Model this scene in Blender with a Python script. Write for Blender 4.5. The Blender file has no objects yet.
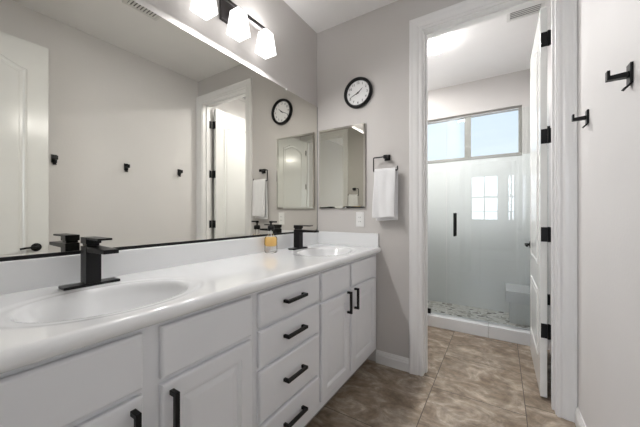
import bpy, bmesh, math, random
from mathutils import Vector, Matrix

random.seed(4)
S = bpy.context.scene
COL = S.collection
PI = math.pi

# ------------------------------------------------------------------ camera
YAW = math.atan(181 / 284)
cam_d = bpy.data.cameras.new('camera')
cam = bpy.data.objects.new('camera', cam_d)
COL.objects.link(cam)
cam_d.sensor_width = 36.0
cam_d.lens = 36.0 * 284 / 640
cam_d.clip_start = 0.01
cam_d.clip_end = 200
cam.location = (0, 0, 1.155)
cam.rotation_euler = (PI / 2, 0, YAW)
S.camera = cam

# ------------------------------------------------------------------ world
W = bpy.data.worlds.new('sky')
S.world = W
W.use_nodes = True
nt = W.node_tree
nt.nodes.clear()
wo = nt.nodes.new('ShaderNodeOutputWorld')
bg = nt.nodes.new('ShaderNodeBackground')
tc = nt.nodes.new('ShaderNodeTexCoord')
sx = nt.nodes.new('ShaderNodeSeparateXYZ')
mr = nt.nodes.new('ShaderNodeMapRange')          # brighter on the sun's side of the sky (-y)
mr.inputs['From Min'].default_value = 0.6
mr.inputs['From Max'].default_value = -0.6
mr.inputs['To Min'].default_value = 1.12
mr.inputs['To Max'].default_value = 9.5
rp = nt.nodes.new('ShaderNodeValToRGB')
rp.color_ramp.elements[0].position = 0.0
rp.color_ramp.elements[0].color = (0.86, 0.91, 1.0, 1)
rp.color_ramp.elements[1].position = 0.55
rp.color_ramp.elements[1].color = (0.66, 0.80, 1.0, 1)
nt.links.new(tc.outputs['Generated'], sx.inputs[0])
nt.links.new(sx.outputs['Y'], mr.inputs['Value'])
nt.links.new(sx.outputs['Z'], rp.inputs['Fac'])
nt.links.new(rp.outputs['Color'], bg.inputs['Color'])
mz = nt.nodes.new('ShaderNodeMapRange')          # hazy sky, brighter high up
mz.inputs['From Min'].default_value = 0.45
mz.inputs['From Max'].default_value = 0.85
mz.inputs['To Min'].default_value = 1.0
mz.inputs['To Max'].default_value = 9.0
mm = nt.nodes.new('ShaderNodeMath')
mm.operation = 'MULTIPLY'
nt.links.new(sx.outputs['Z'], mz.inputs['Value'])
nt.links.new(mr.outputs['Result'], mm.inputs[0])
nt.links.new(mz.outputs['Result'], mm.inputs[1])
nt.links.new(mm.outputs[0], bg.inputs['Strength'])
nt.links.new(bg.outputs[0], wo.inputs['Surface'])

VANITY_LAMP = 1.7         # radiance of the frosted shades
VANITY_DOWN = 3.6        # watts through the open bottom of each shade
VANITY_UP = 4.2           # watts through its top
GLOBE_LAMP = 22.0
GLOBE_DOWN = 17.0         # watts from the underside of the shower room's dome
SHOWER_FILL = 4.0         # watts, unseen light added to brighten the shower
BEDROOM_FILL = 25.0      # watts, unseen lamp added in the bedroom for its light

S.view_settings.view_transform = 'Standard'
S.view_settings.look = 'None'
S.view_settings.gamma = 1
S.view_settings.use_curve_mapping = False
S.view_settings.exposure = 0.17


def portal(name, loc, rot, w, h):
    d = bpy.data.lights.new(name, 'AREA')
    d.shape = 'RECTANGLE'
    d.size = w
    d.size_y = h
    d.cycles.is_portal = True
    o = bpy.data.objects.new(name, d)
    o.location = loc
    o.rotation_euler = rot
    COL.objects.link(o)
    return o


# ------------------------------------------------------------------ materials
def new_mat(name):
    m = bpy.data.materials.new(name)
    m.use_nodes = True
    n = m.node_tree
    b = n.nodes['Principled BSDF']
    return m, n, b


def simple(name, col, rough=0.5, metal=0.0, var=0.03, scale=6.0, bump=0.0, bscale=80.0, coat=0.0, spec=None):
    m, n, b = new_mat(name)
    tcn = n.nodes.new('ShaderNodeTexCoord')
    no = n.nodes.new('ShaderNodeTexNoise')
    no.inputs['Scale'].default_value = scale
    no.inputs['Detail'].default_value = 4
    n.links.new(tcn.outputs['Object'], no.inputs['Vector'])
    r = n.nodes.new('ShaderNodeValToRGB')
    lo = tuple(max(0, c * (1 - var)) for c in col) + (1,)
    hi = tuple(min(1, c * (1 + var)) for c in col) + (1,)
    r.color_ramp.elements[0].position = 0.3
    r.color_ramp.elements[0].color = lo
    r.color_ramp.elements[1].position = 0.7
    r.color_ramp.elements[1].color = hi
    n.links.new(no.outputs['Fac'], r.inputs['Fac'])
    n.links.new(r.outputs['Color'], b.inputs['Base Color'])
    b.inputs['Roughness'].default_value = rough
    b.inputs['Metallic'].default_value = metal
    if coat:
        b.inputs['Coat Weight'].default_value = coat
        b.inputs['Coat Roughness'].default_value = 0.08
    if spec is not None:
        b.inputs['Specular IOR Level'].default_value = spec
    if bump:
        n2 = n.nodes.new('ShaderNodeTexNoise')
        n2.inputs['Scale'].default_value = bscale
        n2.inputs['Detail'].default_value = 3
        n.links.new(tcn.outputs['Object'], n2.inputs['Vector'])
        bp = n.nodes.new('ShaderNodeBump')
        bp.inputs['Strength'].default_value = bump
        bp.inputs['Distance'].default_value = 0.002
        n.links.new(n2.outputs['Fac'], bp.inputs['Height'])
        n.links.new(bp.outputs['Normal'], b.inputs['Normal'])
    return m


M = {}
M['wall'] = simple('greige_paint', (0.60, 0.575, 0.555), 0.6, var=0.012, scale=3, bump=0.35, bscale=70)
M['wall_lamplit'] = simple('lamplit_greige_paint', (0.74, 0.72, 0.71), 0.6, var=0.012, scale=3, bump=0.3, bscale=70)  # same greige as the other walls, lightened to carry the lamplight
M['ceiling'] = simple('ceiling_paint', (0.87, 0.855, 0.845), 0.75, var=0.01, bump=0.3, bscale=60)
M['trim'] = simple('white_trim_paint', (0.84, 0.83, 0.82), 0.32, var=0.01)
M['door'] = simple('white_door_paint', (0.83, 0.83, 0.81), 0.22, var=0.01, coat=0.3)
M['cabinet'] = simple('white_cabinet_paint', (0.82, 0.83, 0.86), 0.38, var=0.012)
M['marble'] = simple('white_cultured_marble', (0.85, 0.86, 0.87), 0.12, var=0.012, scale=4, coat=0.5)
M['black'] = simple('matte_black_metal', (0.008, 0.008, 0.009), 0.32, metal=0.0, var=0.1, spec=0.25)
M['bronze'] = simple('dark_bronze_metal', (0.045, 0.04, 0.04), 0.4, metal=0.5, var=0.1)
M['chrome'] = simple('polished_chrome', (0.8, 0.8, 0.8), 0.12, metal=1.0, var=0.02)
M['steel_edge'] = simple('dull_steel', (0.35, 0.35, 0.35), 0.35, metal=0.8, var=0.03)
M['plastic'] = simple('white_plastic', (0.85, 0.85, 0.84), 0.3, var=0.01)
M['slot'] = simple('dark_slot', (0.05, 0.05, 0.05), 0.6, var=0.05)
M['duct'] = simple('grey_duct', (0.22, 0.22, 0.22), 0.6, var=0.05)
M['grille'] = simple('white_grille_paint', (0.75, 0.74, 0.72), 0.5, var=0.02)
M['dial'] = simple('white_clock_dial', (0.88, 0.88, 0.88), 0.5, var=0.01)
M['winframe'] = simple('taupe_window_frame', (0.36, 0.345, 0.32), 0.45, var=0.03)
M['carpet'] = simple('beige_carpet', (0.40, 0.36, 0.31), 0.95, var=0.15, scale=150, bump=0.6, bscale=300)
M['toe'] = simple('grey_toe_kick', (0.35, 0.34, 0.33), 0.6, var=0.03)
M['railing'] = simple('pale_railing_paint', (0.6, 0.6, 0.58), 0.5, var=0.03)


def mirror_mat(name, col):
    m, n, b = new_mat(name)
    b.inputs['Base Color'].default_value = (*col, 1)
    b.inputs['Metallic'].default_value = 1
    b.inputs['Roughness'].default_value = 0.0
    return m


M['mirror'] = mirror_mat('silvered_mirror', (0.80, 0.79, 0.735))
M['mirror2'] = mirror_mat('silvered_cabinet_mirror', (0.80, 0.80, 0.75))


def glass_mat(name, tint, ior=1.5, rough=0.0):
    m = bpy.data.materials.new(name)
    m.use_nodes = True
    n = m.node_tree
    n.nodes.clear()
    out = n.nodes.new('ShaderNodeOutputMaterial')
    mix = n.nodes.new('ShaderNodeMixShader')
    fr = n.nodes.new('ShaderNodeFresnel')
    fr.inputs['IOR'].default_value = ior
    tr = n.nodes.new('ShaderNodeBsdfTransparent')
    tr.inputs['Color'].default_value = (*tint, 1)
    gl = n.nodes.new('ShaderNodeBsdfGlossy')
    gl.inputs['Roughness'].default_value = rough
    gl.inputs['Color'].default_value = (1, 1, 1, 1)
    n.links.new(fr.outputs[0], mix.inputs[0])
    n.links.new(tr.outputs[0], mix.inputs[1])
    n.links.new(gl.outputs[0], mix.inputs[2])
    n.links.new(mix.outputs[0], out.inputs['Surface'])
    return m


M['shower_glass'] = glass_mat('greenish_shower_glass', (0.955, 0.975, 0.972), 1.52)
M['pane'] = glass_mat('clear_window_pane', (0.97, 0.98, 0.985), 1.25)
M['bottle'] = glass_mat('clear_bottle_glass', (0.99, 0.99, 0.99), 1.1, 0.02)


def lamp_mat(name, col, strength):
    m = bpy.data.materials.new(name)
    m.use_nodes = True
    n = m.node_tree
    b = n.nodes['Principled BSDF']
    b.inputs['Base Color'].default_value = (0.9, 0.9, 0.9, 1)
    b.inputs['Roughness'].default_value = 0.4
    b.inputs['Emission Color'].default_value = (*col, 1)
    b.inputs['Emission Strength'].default_value = strength
    return m


M['shade'] = lamp_mat('lit_frosted_glass', (1.0, 0.985, 0.975), VANITY_LAMP)
M['globe'] = lamp_mat('lit_opal_glass', (1.0, 0.985, 0.975), GLOBE_LAMP)


def liquid_mat():
    m, n, b = new_mat('amber_soap')
    b.inputs['Base Color'].default_value = (1.0, 0.76, 0.34, 1)
    b.inputs['Roughness'].default_value = 0.15
    tr = n.nodes.new('ShaderNodeBsdfTranslucent')
    tr.inputs['Color'].default_value = (1.0, 0.76, 0.34, 1)
    mix = n.nodes.new('ShaderNodeMixShader')
    mix.inputs[0].default_value = 0.5
    out = n.nodes['Material Output']
    n.links.new(b.outputs[0], mix.inputs[1])
    n.links.new(tr.outputs[0], mix.inputs[2])
    n.links.new(mix.outputs[0], out.inputs['Surface'])
    return m


M['liquid'] = liquid_mat()


def tile_mat():
    """Taupe stone-look floor tile, 508 mm squares with dark grout."""
    m, n, b = new_mat('taupe_stone_tile')
    L = n.links.new
    tcn = n.nodes.new('ShaderNodeTexCoord')
    mp = n.nodes.new('ShaderNodeMapping')
    mp.inputs['Location'].default_value = (0.386, -2.11, 0)
    L(tcn.outputs['Object'], mp.inputs['Vector'])
    sq = n.nodes.new('ShaderNodeSeparateXYZ')
    L(mp.outputs[0], sq.inputs[0])
    cq = n.nodes.new('ShaderNodeCombineXYZ')
    L(sq.outputs['Y'], cq.inputs['X'])
    L(sq.outputs['X'], cq.inputs['Y'])
    br = n.nodes.new('ShaderNodeTexBrick')
    br.offset = 0.2165
    br.offset_frequency = 2
    br.squash = 0.77
    br.squash_frequency = 2
    br.inputs['Scale'].default_value = 1.0
    br.inputs['Mortar Size'].default_value = 0.0022
    br.inputs['Mortar Smooth'].default_value = 0.1
    br.inputs['Bias'].default_value = 0
    br.inputs['Brick Width'].default_value = 0.66
    br.inputs['Row Height'].default_value = 0.508
    br.inputs['Color1'].default_value = (0, 0, 0, 1)
    br.inputs['Color2'].default_value = (1, 1, 1, 1)
    br.inputs['Mortar'].default_value = (0.5, 0.5, 0.5, 1)
    L(cq.outputs[0], br.inputs['Vector'])
    # every tile shifts the veining
    sh = n.nodes.new('ShaderNodeVectorMath')
    sh.operation = 'SCALE'
    sh.inputs['Scale'].default_value = 4.0
    L(br.outputs['Color'], sh.inputs[0])
    ad = n.nodes.new('ShaderNodeVectorMath')
    ad.operation = 'ADD'
    L(mp.outputs[0], ad.inputs[0])
    L(sh.outputs[0], ad.inputs[1])
    st = n.nodes.new('ShaderNodeMapping')
    st.inputs['Rotation'].default_value = (0, 0, math.radians(-25))
    st.inputs['Scale'].default_value = (1.0, 1.7, 1)
    L(ad.outputs[0], st.inputs['Vector'])
    n1 = n.nodes.new('ShaderNodeTexNoise')
    n1.inputs['Scale'].default_value = 4.2
    n1.inputs['Detail'].default_value = 12
    n1.inputs['Roughness'].default_value = 0.72
    n1.inputs['Distortion'].default_value = 0.9
    L(st.outputs[0], n1.inputs['Vector'])
    r = n.nodes.new('ShaderNodeValToRGB')
    e = r.color_ramp.elements
    e[0].position = 0.34
    e[0].color = (0.165, 0.118, 0.080, 1)
    e[1].position = 0.67
    e[1].color = (0.56, 0.475, 0.39, 1)
    k = e.new(0.47)
    k.color = (0.265, 0.205, 0.150, 1)
    k = e.new(0.55)
    k.color = (0.36, 0.295, 0.23, 1)
    L(n1.outputs['Fac'], r.inputs['Fac'])
    n2 = n.nodes.new('ShaderNodeTexNoise')
    n2.inputs['Scale'].default_value = 24
    n2.inputs['Detail'].default_value = 5
    L(ad.outputs[0], n2.inputs['Vector'])
    mx = n.nodes.new('ShaderNodeMixRGB')
    mx.blend_type = 'OVERLAY'
    mx.inputs['Fac'].default_value = 0.6
    L(r.outputs['Color'], mx.inputs['Color1'])
    L(n2.outputs['Fac'], mx.inputs['Color2'])
    g = n.nodes.new('ShaderNodeMixRGB')
    L(br.outputs['Fac'], g.inputs['Fac'])
    L(mx.outputs[0], g.inputs['Color1'])
    g.inputs['Color2'].default_value = (0.075, 0.06, 0.048, 1)
    L(g.outputs[0], b.inputs['Base Color'])
    b.inputs['Roughness'].default_value = 0.42
    bp = n.nodes.new('ShaderNodeBump')
    bp.inputs['Strength'].default_value = 0.4
    bp.inputs['Distance'].default_value = 0.002
    bp.invert = True
    L(br.outputs['Fac'], bp.inputs['Height'])
    L(bp.outputs[0], b.inputs['Normal'])
    return m


M['tile'] = tile_mat()


def pebble_mat():
    m, n, b = new_mat('river_pebble_mosaic')
    L = n.links.new
    tcn = n.nodes.new('ShaderNodeTexCoord')
    mp = n.nodes.new('ShaderNodeMapping')
    mp.inputs['Scale'].default_value = (16, 26, 1)
    L(tcn.outputs['Object'], mp.inputs['Vector'])
    v = n.nodes.new('ShaderNodeTexVoronoi')
    v.inputs['Scale'].default_value = 1.0
    L(mp.outputs[0], v.inputs['Vector'])
    r = n.nodes.new('ShaderNodeValToRGB')
    e = r.color_ramp.elements
    e[0].position = 0.1
    e[0].color = (0.09, 0.085, 0.07, 1)
    e[1].position = 0.8
    e[1].color = (0.78, 0.76, 0.71, 1)
    k = e.new(0.4)
    k.color = (0.50, 0.48, 0.42, 1)
    sp = n.nodes.new('ShaderNodeSeparateColor')
    L(v.outputs['Color'], sp.inputs[0])
    L(sp.outputs[0], r.inputs['Fac'])
    d = n.nodes.new('ShaderNodeTexVoronoi')
    d.feature = 'DISTANCE_TO_EDGE'
    d.inputs['Scale'].default_value = 1.0
    L(mp.outputs[0], d.inputs['Vector'])
    lt = n.nodes.new('ShaderNodeMath')
    lt.operation = 'LESS_THAN'
    lt.inputs[1].default_value = 0.09
    L(d.outputs['Distance'], lt.inputs[0])
    g = n.nodes.new('ShaderNodeMixRGB')
    L(lt.outputs[0], g.inputs['Fac'])
    L(r.outputs['Color'], g.inputs['Color1'])
    g.inputs['Color2'].default_value = (0.82, 0.81, 0.78, 1)
    L(g.outputs[0], b.inputs['Base Color'])
    b.inputs['Roughness'].default_value = 0.35
    return m


M['pebble'] = pebble_mat()


def shower_tile_mat():
    m, n, b = new_mat('pale_grey_shower_tile')
    L = n.links.new
    tcn = n.nodes.new('ShaderNodeTexCoord')
    sp = n.nodes.new('ShaderNodeSeparateXYZ')
    L(tcn.outputs['Object'], sp.inputs[0])
    ad = n.nodes.new('ShaderNodeMath')
    ad.operation = 'ADD'
    L(sp.outputs['X'], ad.inputs[0])
    L(sp.outputs['Y'], ad.inputs[1])
    cb = n.nodes.new('ShaderNodeCombineXYZ')
    L(ad.outputs[0], cb.inputs['X'])
    L(sp.outputs['Z'], cb.inputs['Y'])
    br = n.nodes.new('ShaderNodeTexBrick')
    br.offset = 0.0
    br.inputs['Scale'].default_value = 1.0
    br.inputs['Brick Width'].default_value = 0.61
    br.inputs['Row Height'].default_value = 0.61
    br.inputs['Mortar Size'].default_value = 0.0018
    br.inputs['Color1'].default_value = (0.87, 0.88, 0.87, 1)
    br.inputs['Color2'].default_value = (0.89, 0.895, 0.885, 1)
    br.inputs['Mortar'].default_value = (0.78, 0.785, 0.78, 1)
    L(cb.outputs[0], br.inputs['Vector'])
    st = n.nodes.new('ShaderNodeMapping')
    st.inputs['Scale'].default_value = (9, 0.8, 1)
    L(cb.outputs[0], st.inputs['Vector'])
    no = n.nodes.new('ShaderNodeTexNoise')
    no.inputs['Scale'].default_value = 3
    no.inputs['Detail'].default_value = 5
    L(st.outputs[0], no.inputs['Vector'])
    mx = n.nodes.new('ShaderNodeMixRGB')
    mx.blend_type = 'OVERLAY'
    mx.inputs['Fac'].default_value = 0.12
    L(br.outputs['Color'], mx.inputs['Color1'])
    L(no.outputs['Fac'], mx.inputs['Color2'])
    L(mx.outputs[0], b.inputs['Base Color'])
    b.inputs['Roughness'].default_value = 0.25
    return m


M['shower_tile'] = shower_tile_mat()


def towel_mat():
    m, n, b = new_mat('white_terry_cloth')
    L = n.links.new
    tcn = n.nodes.new('ShaderNodeTexCoord')
    no = n.nodes.new('ShaderNodeTexNoise')
    no.inputs['Scale'].default_value = 420
    no.inputs['Detail'].default_value = 2
    L(tcn.outputs['Object'], no.inputs['Vector'])
    r = n.nodes.new('ShaderNodeValToRGB')
    r.color_ramp.elements[0].color = (0.80, 0.80, 0.81, 1)
    r.color_ramp.elements[1].color = (0.90, 0.90, 0.91, 1)
    L(no.outputs['Fac'], r.inputs['Fac'])
    L(r.outputs['Color'], b.inputs['Base Color'])
    b.inputs['Roughness'].default_value = 0.95
    b.inputs['Sheen Weight'].default_value = 0.3
    bp = n.nodes.new('ShaderNodeBump')
    bp.inputs['Strength'].default_value = 0.6
    bp.inputs['Distance'].default_value = 0.002
    L(no.outputs['Fac'], bp.inputs['Height'])
    L(bp.outputs[0], b.inputs['Normal'])
    return m


M['towel'] = towel_mat()


# ------------------------------------------------------------------ mesh helpers
def obj(name, bm, mat, parent=None, smooth=False, bevel=0.0, seg=2):
    bmesh.ops.recalc_face_normals(bm, faces=bm.faces[:])
    me = bpy.data.meshes.new(name)
    bm.to_mesh(me)
    bm.free()
    if smooth:
        for p in me.polygons:
            p.use_smooth = True
    o = bpy.data.objects.new(name, me)
    COL.objects.link(o)
    me.materials.append(mat)
    if parent is not None:
        o.parent = parent
    if bevel:
        md = o.modifiers.new('edge', 'BEVEL')
        md.width = bevel
        md.segments = seg
        md.limit_method = 'ANGLE'
        md.angle_limit = math.radians(40)
    return o


def box(bm, x0, x1, y0, y1, z0, z1):
    c = Matrix.Translation(((x0 + x1) / 2, (y0 + y1) / 2, (z0 + z1) / 2)) @ Matrix.Diagonal((abs(x1 - x0), abs(y1 - y0), abs(z1 - z0), 1))
    return bmesh.ops.create_cube(bm, size=1.0, matrix=c)['verts']


def bx(*boxes):
    bm = bmesh.new()
    for b in boxes:
        box(bm, *b)
    return bm


def lathe(bm, prof, seg=40, mat=None, cap=True):
    """prof: list of (radius, height) about local Z."""
    mat = mat or Matrix.Identity(4)
    rings = []
    for r, h in prof:
        if r < 1e-6:
            rings.append([bm.verts.new(mat @ Vector((0, 0, h)))])
        else:
            rings.append([bm.verts.new(mat @ Vector((r * math.cos(2 * PI * i / seg), r * math.sin(2 * PI * i / seg), h))) for i in range(seg)])
    for a, b in zip(rings, rings[1:]):
        for i in range(seg):
            j = (i + 1) % seg
            if len(a) == 1 and len(b) == 1:
                continue
            if len(a) == 1:
                bm.faces.new((a[0], b[i], b[j]))
            elif len(b) == 1:
                bm.faces.new((a[i], a[j], b[0]))
            else:
                bm.faces.new((a[i], a[j], b[j], b[i]))
    if cap:
        for rg in (rings[0], rings[-1]):
            if len(rg) > 1:
                bm.faces.new(rg)


def tube(bm, pts, r, seg=10, square=False):
    pts = [Vector(p) for p in pts]
    rings = []
    up = None
    for i, p in enumerate(pts):
        if i == 0:
            d = (pts[1] - p).normalized()
            k = 1
        elif i == len(pts) - 1:
            d = (p - pts[i - 1]).normalized()
            k = 1
        else:
            d0 = (p - pts[i - 1]).normalized()
            d1 = (pts[i + 1] - p).normalized()
            d = (d0 + d1).normalized()
            k = 1
        if up is None:
            up = Vector((0, 0, 1)) if abs(d.z) < 0.9 else Vector((1, 0, 0))
        a = d.cross(up).normalized()
        if a.length < 0.1:
            up = Vector((0, 1, 0))
            a = d.cross(up).normalized()
        b = a.cross(d).normalized()
        up = b
        n = 4 if square else seg
        off = PI / 4 if square else 0
        rr = r * 1.414 if square else r
        rings.append([bm.verts.new(p + (a * math.cos(off + 2 * PI * q / n) + b * math.sin(off + 2 * PI * q / n)) * rr) for q in range(n)])
    n = len(rings[0])
    for A, B in zip(rings, rings[1:]):
        for i in range(n):
            j = (i + 1) % n
            bm.faces.new((A[i], A[j], B[j], B[i]))
    bm.faces.new(rings[0])
    bm.faces.new(rings[-1])


def arc_pts(pts, r, n=5):
    """round the inner corners of a polyline"""
    pts = [Vector(p) for p in pts]
    out = [pts[0]]
    for a, b, c in zip(pts, pts[1:], pts[2:]):
        d0 = (a - b).normalized()
        d1 = (c - b).normalized()
        s = b + d0 * r
        e = b + d1 * r
        for i in range(n + 1):
            t = i / n
            out.append(s * (1 - t) ** 2 + b * 2 * t * (1 - t) + e * t * t)
    out.append(pts[-1])
    return out


def thing(name, label, cat, loc=(0, 0, 0), group=None):
    o = bpy.data.objects.new(name, None)
    o.empty_display_size = 0.05
    COL.objects.link(o)
    o.location = loc
    tag(o, label, cat, group)
    return o


def tag(o, label=None, cat=None, group=None, kind=None):
    if label:
        o['label'] = label
    if cat:
        o['category'] = cat
    if group:
        o['group'] = group
    if kind:
        o['kind'] = kind
    return o


def struct(name, bm, mat, label=None, **kw):
    o = obj(name, bm, mat, **kw)
    o['kind'] = 'structure'
    if label:
        o['label'] = label
    return o


# ------------------------------------------------------------------ dimensions
XL = -1.37      # mirror wall
XR = 0.357      # right wall
YF = 2.10       # wall with clock and doorway
YF2 = 2.22      # its other side
YB = -0.04      # wall behind the camera
YB2 = -0.16
YW = 3.87       # shower window wall
ZC = 2.745
X2 = -1.20      # left wall of the shower room
BX0, BX1, BY = -3.4, 0.42, -4.2   # bedroom

# ------------------------------------------------------------------ shell
struct('floor', bx((XL - 0.1, XR + 0.1, YB2, 3.10, -0.1, 0)), M['tile'], 'taupe stone-look square floor tiles')
struct('floor_shower', bx((X2 - 0.05, XR + 0.05, 3.10, YW + 0.05, -0.1, 0.03)), M['pebble'], 'pebble mosaic shower floor')
struct('floor_bedroom', bx((BX0 - 0.1, BX1 + 0.1, BY - 0.1, YB2, -0.1, 0.0)), M['carpet'], 'beige bedroom carpet')
struct('ceiling', bx((BX0 - 0.1, BX1 + 0.1, BY - 0.1, YW + 0.2, ZC, ZC + 0.1)), M['ceiling'], 'white painted ceiling')
struct('wall_left', bx((XL - 0.12, XL, YB2 + 0.001, YF2, 0, ZC)), M['wall'], 'grey-beige wall behind the vanity mirror')
struct('wall_right', bx((XR, XR + 0.12, YB2 + 0.001, YW + 0.1, 0, ZC)), M['wall_lamplit'], 'pale wall carrying the black robe hooks, lamplight in its colour')
OX0, OX1, OZ = -0.464, 0.264, 2.455       # doorway in the far wall
struct('wall_far', bx((XL, OX0 - 0.018, YF, YF2, 0, ZC), (OX1 + 0.018, XR, YF, YF2, 0, ZC), (OX0 - 0.018, OX1 + 0.018, YF, YF2, OZ + 0.018, ZC)), M['wall'], 'grey-beige wall with clock and doorway')
EX0, EX1 = -0.505, 0.266                  # entry doorway behind the camera
struct('wall_back', bx((BX0, EX0 - 0.018, YB2, YB, 0, ZC), (EX1 + 0.018, BX1, YB2, YB, 0, ZC), (EX0 - 0.018, EX1 + 0.018, YB2, YB, OZ + 0.018, ZC)), M['wall'], 'wall around the entry doorway')
struct('wall_shower_room_left', bx((X2 - 0.1, X2, YF2, 3.10, 0, ZC)), M['wall_lamplit'], 'pale wall of the shower room, lamplight in its colour')
struct('wall_shower_left', bx((X2 - 0.1, X2 + 0.006, 3.10, YW + 0.1, 0, ZC)), M['shower_tile'], 'tiled end wall of the shower')
WX0, WX1, WZ0, WZ1 = -0.885, 0.198, 1.815, 2.365
WT = 1.835     # tile stops level with the window sill
struct('wall_shower', bx((X2, XR, YW, YW + 0.1, 0, WZ0)), M['shower_tile'], 'pale grey tiled shower wall below the window')
struct('wall_window', bx((X2, XR, YW, YW + 0.1, WZ1, ZC), (X2, WX0, YW, YW + 0.1, WZ0, WZ1), (WX1, XR, YW, YW + 0.1, WZ0, WZ1)), M['wall'], 'white wall around the shower window')
# bedroom
struct('wall_bedroom_left', bx((BX0 - 0.1, BX0, BY, YB2, 0, ZC)), M['wall'], 'bedroom side wall')
struct('wall_bedroom_right', bx((BX1, BX1 + 0.1, BY, YB2, 0, ZC)), M['wall'], 'bedroom side wall')
BW = [(-2.6, -1.25), (-0.84, -0.06), (0.16, 0.37)]
BZ0, BZ1 = 0.93, 2.36
bb = []
xs = [BX0]
for a, b in BW:
    xs += [a, b]
xs.append(BX1)
for i in range(0, len(xs), 2):
    bb.append((xs[i], xs[i + 1], BY - 0.1, BY, 0, ZC))
for a, b in BW:
    bb += [(a, b, BY - 0.1, BY, 0, BZ0), (a, b, BY - 0.1, BY, BZ1, ZC)]
struct('wall_bedroom_far', bx(*bb), M['wall'], 'bedroom window wall')


# ------------------------------------------------------------------ windows
def window(n, x0, x1, z0, z1, y, fw, mullions, rails, label, fmat, dy=0.05):
    bm = bmesh.new()
    ya, yb = y, y + dy
    box(bm, x0, x1, ya, yb, z0, z0 + fw)
    box(bm, x0, x1, ya, yb, z1 - fw, z1)
    box(bm, x0, x0 + fw, ya, yb, z0 + fw, z1 - fw)
    box(bm, x1 - fw, x1, ya, yb, z0 + fw, z1 - fw)
    w = struct('window_%d' % n, bm, fmat, label, bevel=0.003)
    for xm, wd in mullions:
        obj('mullion', bx((xm - wd / 2, xm + wd / 2, ya + 0.004, yb - 0.004, z0 + fw, z1 - fw)), fmat, w, bevel=0.002)
    for zm, wd in rails:
        obj('glazing_bar', bx((x0 + fw, x1 - fw, ya + 0.006, yb - 0.006, zm - wd / 2, zm + wd / 2)), fmat, w, bevel=0.002)
    obj('pane', bx((x0 + fw, x1 - fw, (ya + yb) / 2 - 0.002, (ya + yb) / 2 + 0.002, z0 + fw, z1 - fw)), M['pane'], w)
    return w


window(1, WX0, WX1, WZ0, WZ1, YW + 0.035, 0.032, [(-0.345, 0.07)], [], 'high two-pane taupe framed window above the shower', M['winframe'])
struct('trim_1', bx((WX0, WX1, YW - 0.006, YW + 0.036, WZ0 - 0.012, WZ0 + 0.006)), M['winframe'], 'sill of the shower window', bevel=0.002)
for i, (a, b) in enumerate(BW):
    window(i + 2, a, b, BZ0, BZ1, BY - 0.08, 0.04, [((a + b) / 2, 0.045)], [((BZ0 + BZ1) / 2 + 0.03, 0.07)], 'white bedroom window with a cross of bars', M['trim'])
portal('window_daylight', ((WX0 + WX1) / 2, YW + 0.11, (WZ0 + WZ1) / 2), (-PI / 2, 0, 0), WX1 - WX0, WZ1 - WZ0)
for a, b in BW:
    portal('window_daylight', ((a + b) / 2, BY - 0.12, (BZ0 + BZ1) / 2), (PI / 2, 0, 0), b - a, BZ1 - BZ0)

# balcony railing outside the bedroom
rail = thing('balcony_railing', 'pale railing with thin balusters outside the bedroom windows', 'railing', (0, BY - 1.2, 0))
obj('top_rail', bx((-3.2, 0.5, -0.02, 0.02, 1.20, 1.24)), M['railing'], rail)
obj('bottom_rail', bx((-3.2, 0.5, -0.015, 0.015, 0.32, 0.36)), M['railing'], rail)
bm = bmesh.new()
x = -3.15
while x < 0.5:
    box(bm, x - 0.008, x + 0.008, -0.008, 0.008, 0.36, 1.20)
    x += 0.11
obj('baluster_screen', bm, M['railing'], rail)
obj('post', bx((-3.2, -3.15, -0.025, 0.025, 0.0, 1.24)), M['railing'], rail)
obj('post', bx((0.45, 0.5, -0.025, 0.025, 0.0, 1.24)), M['railing'], rail)
struct('floor_balcony', bx((BX0 - 0.1, BX1 + 0.1, BY - 1.3, BY - 0.1, -0.1, 0)), M['carpet'])


# ------------------------------------------------------------------ casings, jambs, baseboards
CASE = [(0.0, 0.010), (0.004, 0.013), (0.014, 0.015), (0.018, 0.011), (0.026, 0.011), (0.034, 0.016), (0.050, 0.019), (0.066, 0.020), (0.074, 0.023), (0.084, 0.024), (0.090, 0.020), (0.090, 0.0)]


def casing(bm, x0, x1, zt, y, sgn, right_limit=None, wid=0.09):
    """mitred U of moulded casing, profile distance grows away from the opening"""
    paths = []
    for d, hgt in [(0.0, 0.0)] + CASE:
        dd = d * wid / 0.09
        xr = x1 + dd
        if right_limit is not None:
            xr = min(xr, right_limit)
        paths.append([Vector((x0 - dd, y - sgn * 0.0 + sgn * hgt, 0.0)), Vector((x0 - dd, y + sgn * hgt, zt + dd)), Vector((xr, y + sgn * hgt, zt + dd)), Vector((xr, y + sgn * hgt, 0.0))])
    vs = [[bm.verts.new(p) for p in pth] for pth in paths]
    for A, B in zip(vs, vs[1:]):
        for i in range(3):
            bm.faces.new((A[i], A[i + 1], B[i + 1], B[i]))
    bm.faces.new([v[0] for v in vs])
    bm.faces.new([v[3] for v in vs][::-1])


def jamb(bm, x0, x1, y0, y1, zt, stop_y):
    box(bm, x0 - 0.018, x0, y0, y1, 0, zt + 0.018)
    box(bm, x1, x1 + 0.018, y0, y1, 0, zt + 0.018)
    box(bm, x0, x1, y0, y1, zt, zt + 0.018)
    box(bm, x0, x0 + 0.011, stop_y, stop_y + 0.035, 0, zt - 0.011)
    box(bm, x1 - 0.011, x1, stop_y, stop_y + 0.035, 0, zt - 0.011)
    box(bm, x0, x1, stop_y, stop_y + 0.035, zt - 0.011, zt)


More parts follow.
